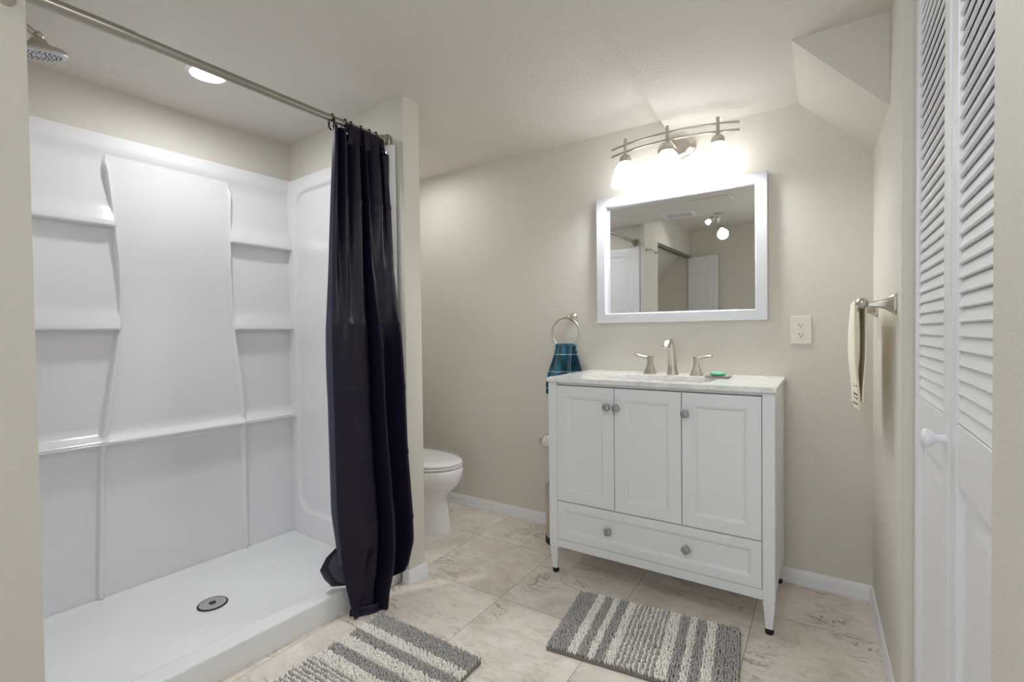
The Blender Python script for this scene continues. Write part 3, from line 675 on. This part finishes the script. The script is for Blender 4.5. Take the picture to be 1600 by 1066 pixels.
# ------------------------------------------------------------ towel ring with towel
RX, RY2, RZ2 = -1.151, YB-.075, 1.083
tr = empty('towel_ring', (RX, YB, RZ2), 'brushed nickel towel ring on the wall left of the mirror', 'towel ring')
bz = RZ2+.082
build('post', MB().lathe([(.024, 0), (.024, .006), (.017, .013), (.010, .022), (.008, .05), (.010, .06), (.010, .072), (.004, .078)], (RX+.012, YB-.0005, bz+.002), ax=(0, -1, 0), n=24), M['nickel'], tr)
build('ring', MB().tube([(RX+.080*math.sin(2*pi*k/48), RY2, RZ2+.080*math.cos(2*pi*k/48)) for k in range(49)], .0052, 10, cap=False), M['nickel'], tr, ang=80)
tw = empty('hand_towel', (RX, RY2, .75), 'teal blue hand towel with thin pale stripes in the towel ring', 'towel')
def towel(s, t):
    # s across, t from the front hem up over the ring and down the back
    half = .245; lenf, lenb = .262, .215
    a = t*(lenf+lenb+.03); top = RZ2-.080+.014
    if a < lenf: z = top-(lenf-a); d = -.012-.006*smst(0, .05, lenf-a); f = smst(.0, .22, lenf-a)
    elif a < lenf+.03: q = (a-lenf)/.03; z = top+.008*math.sin(pi*q); d = -.012*math.cos(pi*q); f = 0
    else: z = top-(a-lenf-.03); d = .012+.004*smst(0, .05, top-z); f = smst(0, .2, top-z)
    front = a < lenf+.015
    w = .050+.030*f if front else .046+.022*f
    x = (s-.5)*2*w-.030*f*(1 if front else -.55)-(.004 if front else -.012)
    wv = math.sin(2*pi*(1.6*s+.1))*(.008+.014*f)
    return (RX+x, RY2+d-.004+wv*(1 if front else .4)+(.006*f if not front else -.004*f), z-.010*s*f*(1 if front else -1))
build('towel_cloth', MB().grid(towel, 40, 90), M['teal'], tw, ang=180, solid=.005)

# ------------------------------------------------------------ towel bar on the right wall, with towel
tb = empty('towel_bar', (.14, 1.98, 1.1), 'brushed nickel towel bar on the right wall beside the closet door', 'towel bar')
BX, BZ = .090, 1.162
for y in (1.748, 2.215):
    xw = xr(y)-.0005; m_ = MB(); rs = []
    for d, a, b in ((0, .0185, .029), (.006, .0185, .029), (.008, .0165, .026), (.016, .013, .020), (.028, .010, .013), (.045, .0075, .009), (.060, .0065, .0075), (.072, .0065, .0075)):
        rs.append([(xw-d, y+(a*math.cos(2*pi*k/24))*(abs(math.cos(2*pi*k/24))**4+abs(math.sin(2*pi*k/24))**4)**-.25, BZ-.004+(b*math.sin(2*pi*k/24))*(abs(math.cos(2*pi*k/24))**4+abs(math.sin(2*pi*k/24))**4)**-.25) for k in range(24)])
    m_.rings(rs); build('post', m_, M['nickel'], tb, ang=40)
    build('end_cap', MB().lathe([(.001, -.016), (.009, -.0135), (.0155, -.006), (.0165, 0), (.0155, .006), (.009, .0135), (.001, .016)], (BX+.004, y, BZ), ax=(0, 1, 0), n=24), M['nickel'], tb, ang=60)
build('bar', MB().tube([(BX+.004, 1.748, BZ), (BX+.004, 2.215, BZ)], .0075, 14), M['nickel'], tb)
t2 = empty('guest_towel', (BX, 1.95, .83), 'narrow cream towel with a brown printed edge over the towel bar', 'towel')
def tow2(s, t):
    top = BZ+.0095; lf, lb = .342, .315; tot = lf+lb+.03; a = t*tot
    if a < lf: z = top-(lf-a); q = smst(0, .1, lf-a); x = BX-.009-.003*q+.010*smst(.15, .325, lf-a); fr_ = 1
    elif a < lf+.03: k = (a-lf)/.03; z = top+.007*math.sin(pi*k); x = BX+.0035-.0125*math.cos(pi*k); fr_ = .5
    else: z = top-(a-lf-.03); q = smst(0, .1, top-z); x = BX+.0160+.001*q-.006*smst(.15, .29, top-z); fr_ = 0
    y = 1.80+.30*s
    y += .02*smst(.1, .33, top-z)*(1-2*s)
    x += .0035*math.sin(2*pi*(1.5*s+fr_*.3))*smst(0, .15, top-z)
    return (x, y, z)
cl2 = build('towel_cloth', MB().grid(tow2, 24, 60), M['cream'], t2, ang=180, solid=.006)
pr_ = MB()
for zz, y0, y1 in ((.905, 1.80, 2.02), (.878, 1.81, 1.90), (.866, 1.81, 2.0), (.848, 1.815, 1.97)):
    k = int(3)
    for j in range(6):
        ya = y0+(y1-y0)*j/6; top = BZ+.0085; lfz = top-zz
        def P_(y, z):
            s = min(1, max(0, (y-1.80)/.30)); tt = (.342-(top-z))/(.342+.315+.03); q = tow2(s, max(0, tt)); return (q[0]-.0034, q[1], q[2])
        h_ = .004 if j % 2 else .007
        pr_.add([P_(ya, zz), P_(ya+.022, zz), P_(ya+.022, zz+h_), P_(ya, zz+h_)], [(0, 1, 2, 3)])
build('printed_edge', pr_, M['print'], cl2, label='brown printed marks near the hem')

# ------------------------------------------------------------ trash can and toilet paper
tcn = empty('trash_can', (-1.150, 2.215, 0), 'slim polished steel trash can between the vanity side and the back wall', 'trash can')
build('base', MB().lathe([(.078, 0), (.079, .004), (.079, .032), (.076, .034)], (-1.150, 2.215, 0), n=40), M['black'], tcn)
build('body', MB().lathe([(.0765, .033), (.0765, .275)], (-1.150, 2.215, 0), n=40), M['steel'], tcn)
build('lid', MB().lathe([(.078, .275), (.079, .280), (.078, .292), (.066, .304), (.04, .309), (.001, .310)], (-1.150, 2.215, 0), n=40), M['steel'], tcn)
tp = empty('toilet_paper_holder', (-1.25, YB, .45), 'toilet paper holder on the back wall, half hidden by the vanity', 'toilet paper holder')
build('bracket', MB().lathe([(.022, 0), (.022, .006), (.012, .014), (.008, .05), (.011, .058), (.011, .07)], (-1.312, YB-.0005, .492), ax=(0, -1, 0), n=20), M['chrome'], tp)
build('bracket', MB().lathe([(.022, 0), (.022, .006), (.012, .014), (.008, .05), (.011, .058), (.011, .07)], (-1.165, YB-.0005, .492), ax=(0, -1, 0), n=20), M['chrome'], tp)
build('roller', MB().tube([(-1.312, YB-.063, .492), (-1.165, YB-.063, .492)], .009, 12), M['chrome'], tp)
rp = MB().lathe([(.019, 0), (.030, 0), (.0305, .001), (.0305, .104), (.030, .105), (.019, .105), (.019, 0)], (-1.291, YB-.063, .484), ax=(1, 0, 0), n=32, cap0=False, cap1=False)
build('toilet_paper_roll', rp, M['paper'], None, 'white toilet paper roll on the holder behind the vanity', 'toilet paper', ang=40)

# ------------------------------------------------------------ rugs
def rug(name, c, ang, ln, wd, bands, mixed, label, pitch=.0082):
    # local x runs along the length, bands are measured from each end
    ca, sa = math.cos(ang), math.sin(ang)
    T = lambda x, y, z: (c[0]+x*ca-y*sa, c[1]+x*sa+y*ca, z)
    r = empty(name, (c[0], c[1], 0), label, 'bath rug', 'striped chenille bath rugs')
    build('backing', MB().prism([(p[0], p[1]) for p in rrect(-ln/2, ln/2, -wd/2, wd/2, .012, 0, 4)], .001, .009, T=T), M['rug_b'], r, bevel=.003)
    m = MB(); nx = int((ln-.014)/pitch); ny = int((wd-.016)/(pitch*.82))
    rnd = random.Random(len(label))
    for i in range(nx+1):
        x = -ln/2+.007+(ln-.014)*i/nx; d = ln/2-abs(x)
        acc = 0; colr = None
        for w, k in bands:
            acc += w
            if d < acc: colr = k; break
        for j in range(ny+1):
            y = -wd/2+.008+(wd-.016)*j/ny
            if colr is None: k = 0 if (i % 2 == 0) else 1
            else: k = colr
            px = x+rnd.uniform(-.002, .002); py = y+rnd.uniform(-.002, .002)+(pitch/2 if i % 2 else 0)*.9
            if abs(py) > wd/2-.003: continue
            lx, ly = rnd.uniform(-.004, .004), rnd.uniform(-.0045, .0045); h = rnd.uniform(.0125, .0165); a0 = rnd.uniform(0, 6.28)
            rows = []
            for q, rad in ((0, .0028), (.45, .0037), (.85, .0032), (1.0, .0012)):
                rows.append([T(px+lx*q*q+rad*math.cos(a0+2*pi*t/5), py+ly*q*q+rad*math.sin(a0+2*pi*t/5), .008+h*q) for t in range(5)])
            m.rings(rows, False, True, mi=k)
    o = build('pile', m, [M['rug_g'], M['rug_w']], r, kind='stuff', ang=80)
    return r
rug('bath_rug', (-1.190, .845), -pi/2-.012, .82, .485, [(.074, 0), (.044, 1), (.044, 0), (.044, 1), (.044, 0), (.044, 1)], .0, 'grey and white striped bath rug in front of the shower curb')
rug('bath_rug', (-.525, 1.645), .117, .60, .385, [(.080, 0), (.028, 1), (.034, 0), (.030, 1), (.032, 0), (.030, 1)], .0, 'grey and white striped bath rug in front of the vanity')

# ------------------------------------------------------------ louvred bifold closet door
dr1 = empty('door_1', (.215, 1.25, 0), 'white louvred bifold closet door in the right wall', 'closet door', kind='structure')
def leaf(a, b, knob=False):
    # a far end, b near end on plan (room-side face); thickness goes to +x
    a = Vector(a); b = Vector(b); t = (b-a); ln = t.length; t.normalize(); n = Vector((-t.y, t.x))   # n points away from the room
    if n.x < 0: n = -n
    T = lambda s, d, z: (a.x+t.x*s+n.x*d, a.y+t.y*s+n.y*d, z)
    TH = .028; SW = .050; z0, z1 = .012, 2.03
    lf = build('leaf', MB().box(0, SW, 0, TH, z0, z1, T=T).box(ln-SW, ln, 0, TH, z0, z1, T=T).box(SW, ln-SW, .002, TH-.002, .80, .912, T=T).box(SW, ln-SW, .002, TH-.002, z0, .14, T=T).box(SW, ln-SW, .002, TH-.002, 1.94, z1, T=T), M['trim'], dr1, bevel=.002)
    m = MB(); z = .915
    while z < 1.945:
        m.prism([(-.001, z+.001), (.001, z-.0015), (.0042, z-.001), (.0163, z+.038), (.0110, z+.039)], SW-.004, ln-SW+.004, T=lambda d, zz, s: T(s, d+.003, zz)); z += .0262
    build('louvres', m, M['trim'], lf)
    p0, p1, q0, q1 = SW, ln-SW, .14, .80
    def rr(q, d): return [T(p0+q, d, q0+q), T(p1-q, d, q0+q), T(p1-q, d, q1-q), T(p0+q, d, q1-q)]
    build('lower_panel', MB().rings([rr(0, .022), rr(0, .014), rr(.018, .014), rr(.045, .006), rr(.05, .006)], True, True), M['trim'], lf, ang=20)
    if knob:
        c = T(ln-SW*.55, 0, .868)
        build('knob', MB().lathe([(.009, 0), (.008, .010), (.010, .016), (.017, .022), (.0195, .028), (.018, .034), (.010, .038), (.001, .039)], c, ax=(-n.x, -n.y, 0), n=28), M['trim'], lf, ang=60)
    return lf
leaf((.2015, 1.648), (.2005, 1.228), True)
leaf((.2035, 1.224), (.196, .862))
build('hinge_pivot', MB().box(.196, .2005, 1.585, 1.61, 1.955, 2.03), M['trim'], dr1)

# ------------------------------------------------------------ behind the camera (seen in the mirror)
dr2 = empty('door_2', (-1.4, -.92, 0), 'white two-panel closet door leaf standing folded open', 'closet door', kind='structure')
a = Vector((-1.585, -.955)); b = Vector((-1.262, -.90)); t = (b-a).normalized(); n = Vector((-t.y, t.x)); ln = (b-a).length
T2 = lambda s, d, z: (a.x+t.x*s-n.x*d, a.y+t.y*s-n.y*d, z)
dl = build('leaf', MB().box(0, ln, .002, .032, .012, 1.952, T=T2), M['trim'], dr2, bevel=.002)
for z0, z1 in ((.14, .95), (1.08, 1.83)):
    def rr(q, d): return [T2(.07+q, d, z0+q), T2(ln-.07-q, d, z0+q), T2(ln-.07-q, d, z1-q), T2(.07+q, d, z1-q)]
    build('raised_panel', MB().rings([rr(0, .002), rr(.004, -.003), rr(.010, .0015), rr(.03, -.002), rr(.034, -.002)], False, True), M['trim'], dl, ang=20)
vent = empty('ceiling_vent', (-1.2, .47, CZ-.01), 'white rectangular ceiling vent in front of the shower', 'vent')
vm = lambda x, y, z: (-1.21+x*.99+y*.14, .475-x*.14+y*.99, z)
build('frame', MB().box(-.13, .13, -.10, -.075, CZ-.008, CZ-.0005, T=vm).box(-.13, .13, .075, .10, CZ-.008, CZ-.0005, T=vm).box(-.13, -.105, -.075, .075, CZ-.008, CZ-.0005, T=vm).box(.105, .13, -.075, .075, CZ-.008, CZ-.0005, T=vm), M['trim'], vent)
sl = MB()
for k in range(9):
    y = -.067+.0167*k; sl.box(-.105, .105, y-.0024, y+.0024, CZ-.007, CZ-.004, T=vm)
build('slats', sl, M['trim'], vent)
build('duct_opening', MB().box(-.105, .105, -.075, .075, CZ-.0025, CZ-.0005, T=vm), M['gap'], vent)
ap = struct('trim_ceiling_panel', MB().box(-1.0, -.72, .60, .85, CZ-.006, CZ-.0005), M['ceil'])
# track light
tx, ty = -1.08, -.26
tl_ = empty('track_light', (tx, ty, CU-.2), 'chrome ceiling spotlight with two lit glass heads', 'ceiling light')
build('canopy', MB().lathe([(.055, 0), (.055, -.012), (.045, -.022), (.012, -.025)], (tx, ty, CU-.0005), n=32), M['chrome'], tl_)
build('stem', MB().tube([(tx, ty, CU-.02), (tx+.02, ty+.02, CU-.06), (tx-.01, ty-.02, CU-.11), (tx+.015, ty-.03, CU-.16)], .007, 10), M['chrome'], tl_)
for hx, hy, hz, dx, dy in ((tx-.075, ty+.01, CU-.085, -.6, .5), (tx+.02, ty-.05, CU-.175, .3, .55)):
    ax = Vector((dx, dy, -.75)).normalized()
    h = build('head', MB().lathe([(.012, -.05), (.022, -.044), (.025, -.02), (.025, 0)], (hx, hy, hz), ax=ax, n=24, cap1=False), M['chrome'], tl_)
    build('glass', MB().lathe([(.022, 0), (.025, .025), (.026, .036), (.001, .037)], (hx, hy, hz), ax=ax, n=24, cap0=True), M['spotglass'], h, label='lit glass')
    ld = bpy.data.lights.new('spot_bulb', 'SPOT'); ld.energy = E_TRACK; ld.spot_size = math.radians(130); ld.spot_blend = .8; ld.shadow_soft_size = .05; ld.color = (1, .97, .92)
    lo_ = bpy.data.objects.new('spot_bulb', ld); COL.objects.link(lo_); lo_.parent = h
    lo_.location = Vector((hx, hy, hz))+ax*.07-WL[h]; lo_.rotation_euler = ax.to_track_quat('-Z', 'Y').to_euler()
    build('swivel', MB().tube([(hx-ax.x*.04, hy-ax.y*.04, hz-ax.z*.04), (tx+.01, ty-.01, hz+.03)], .005, 8), M['chrome'], h)
# unseen fill lamp, added on the low ceiling to brighten the room
fl = empty('ceiling_fill_lamp', (-.26, .56, CZ-.09), 'round white fill lamp added on the ceiling, out of view', 'ceiling light')
build('rim', MB().lathe([(.16, 0), (.165, -.02), (.155, -.03)], (-.26, .56, CZ-.0005), n=40), M['trim'], fl)
M['dome'] = emit('fill_dome_glow', (.93, .97, 1, 1), E_ROOM_FILL)
build('fill_dome', MB().lathe([(.15, -.028), (.145, -.045), (.12, -.065), (.07, -.08), (.001, -.086)], (-.26, .56, CZ), n=40), M['dome'], fl)
